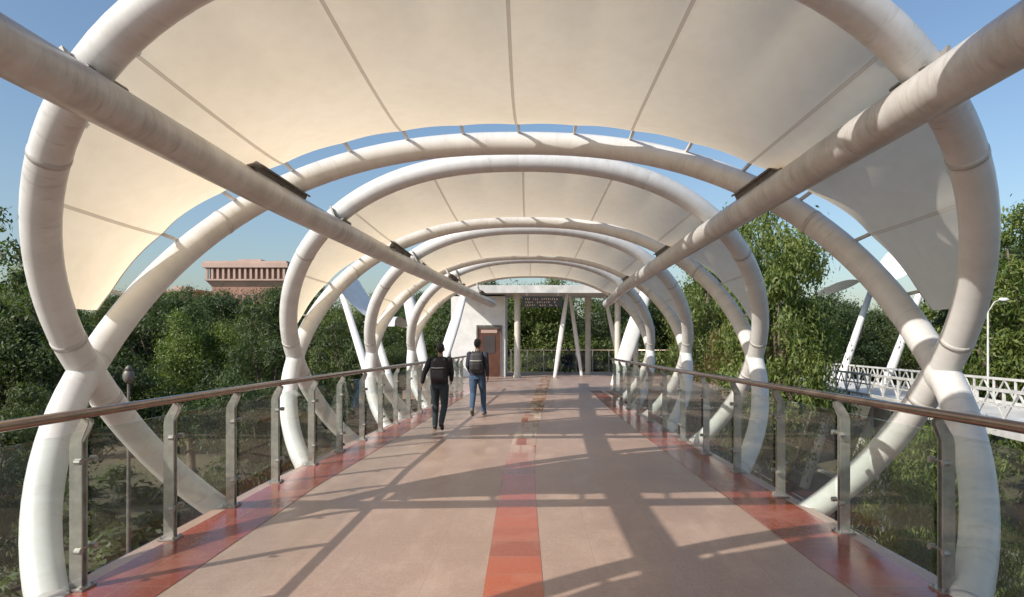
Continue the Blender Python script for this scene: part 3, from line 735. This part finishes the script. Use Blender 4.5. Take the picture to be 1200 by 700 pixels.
pose2=dict(hip=V((0,0,.93)),chest=V((0,.03,1.28)),neck=V((0,.05,1.465)),head=V((0,.08,1.605)),headturn=-.3,
  shl=V((-.18,.04,1.385)),ell=V((-.225,.05,1.13)),wrl=V((-.19,.23,.98)),shr=V((.18,-.01,1.385)),elr=V((.225,-.11,1.13)),wrr=V((.235,-.04,.91)),
  hpl=V((-.09,0,.87)),knl=V((-.09,-.02,.49)),anl=V((-.08,-.30,.20)),tol=V((-.08,-.21,.06)),
  hpr=V((.09,0,.87)),knr=V((.11,.18,.51)),anr=V((.12,.20,.085)),tor=V((.14,.34,.045)))
pose3=dict(hip=V((0,0,.52)),chest=V((0,.06,.86)),neck=V((0,.10,1.04)),head=V((0,.13,1.17)),
  shl=V((-.18,.07,.97)),ell=V((-.24,.16,.74)),wrl=V((-.12,.33,.66)),shr=V((.18,.07,.97)),elr=V((.24,.16,.74)),wrr=V((.12,.33,.66)),
  hpl=V((-.09,.02,.50)),knl=V((-.14,.42,.52)),anl=V((-.14,.40,.09)),tol=V((-.15,.53,.045)),
  hpr=V((.09,.02,.50)),knr=V((.14,.42,.52)),anr=V((.14,.40,.09)),tor=V((.15,.53,.045)))
JB=simple('black_jacket_cloth',(.014,.014,.016),.8,0,.3,25,.3); JN=simple('navy_jacket_cloth',(.024,.030,.050),.8,0,.3,25,.3)
TB=simple('dark_denim',(.022,.034,.042),.85,0,.3,40,.3); TJ=simple('blue_denim',(.042,.080,.145),.85,0,.25,40,.3)
SB=simple('dark_shoe',(.02,.018,.018),.5); SG=simple('grey_shoe',(.12,.11,.10),.6)
BB=simple('black_nylon',(.010,.010,.012),.55,0,.3,20,.2); BG=simple('charcoal_nylon',(.035,.035,.042),.6,0,.3,20,.2)
person(-1.80,13.1,-.05,"person in black jacket and dark jeans walking away",pose1,JB,TB,SB,(BB,"black backpack with pale trim worn over a black jacket",BG),.975)
person(-1.28,15.6,-.05,"person in navy jacket and blue jeans walking away",pose2,JN,TJ,SG,(BG,"charcoal backpack worn over a navy jacket",BB),1.02)
person(2.05,38.8,math.pi*.9,"person in dark clothes seated on a low bench",pose3,JB,TB,SB,None,1.0)
mb=MB(); mb.box((2.05,38.85,.37),(1.3,.4,.06)); mb.box((1.5,38.85,.17),(.06,.34,.34)); mb.box((2.6,38.85,.17),(.06,.34,.34))
obj('bench',mb.mesh('bench'),M_DARK,label='low dark metal bench on the landing',cat='bench')

for (x,y,c,l) in((7.6,9.6,(.55,.07,.04),"red cloth bundle lying beside the kerb"),(8.3,10.6,(.55,.35,.10),"yellow cloth bundle lying beside the kerb"),(8.4,9.3,(.5,.12,.25),"pink cloth bundle lying beside the kerb")):
    b=MB(); 
    for i in range(7): b.ell((random.uniform(-.3,.3),random.uniform(-.25,.25),random.uniform(.08,.3)),(.28,.22,.17),12,8,Matrix.Rotation(random.uniform(0,3),3,'Z'))
    o=remesh(b,'cloth_bundle',.03,simple('cloth',c,.9,0,.3,6),None,3); o.location=(x,y,GZ); o["label"]=l; o["category"]="bundle"; o["group"]="cloth bundles"

# ------------------------------------------------------------------ light, sky, camera
SD=Vector((.73,.57,0)).normalized(); EL=math.radians(34.5)
d=Vector((SD.x*math.cos(EL),SD.y*math.cos(EL),-math.sin(EL)))
ld=bpy.data.lights.new('sun','SUN'); ld.energy=5.0; ld.angle=math.radians(.5); ld.color=(1,.94,.85)
lo=bpy.data.objects.new('sun',ld); COL.objects.link(lo); lo.rotation_euler=d.to_track_quat('-Z','Y').to_euler(); lo.location=(0,0,30)
w=bpy.data.worlds.new('World'); sc.world=w; w.use_nodes=True; nt=w.node_tree
bg=nt.nodes['Background']; sk=nt.nodes.new('ShaderNodeTexSky'); sk.sky_type='NISHITA'; sk.sun_disc=False; sk.sun_elevation=EL; sk.sun_rotation=math.atan2(-d.x,-d.y)
sk.air_density=1.25; sk.dust_density=1.8; sk.ozone_density=3.6
nt.links.new(sk.outputs[0],bg.inputs[0]); bg.inputs[1].default_value=.15
cd=bpy.data.cameras.new('camera'); cd.lens=24; cd.sensor_width=36; cd.shift_x=-25/1200; cd.shift_y=52/1200; cd.clip_end=4000; cd.clip_start=.05
co=bpy.data.objects.new('camera',cd); COL.objects.link(co); co.location=(0,0,EYE); co.rotation_euler=(math.pi/2,0,0); sc.camera=co
sc.view_settings.view_transform='Standard'; sc.view_settings.look='None'; sc.view_settings.exposure=0
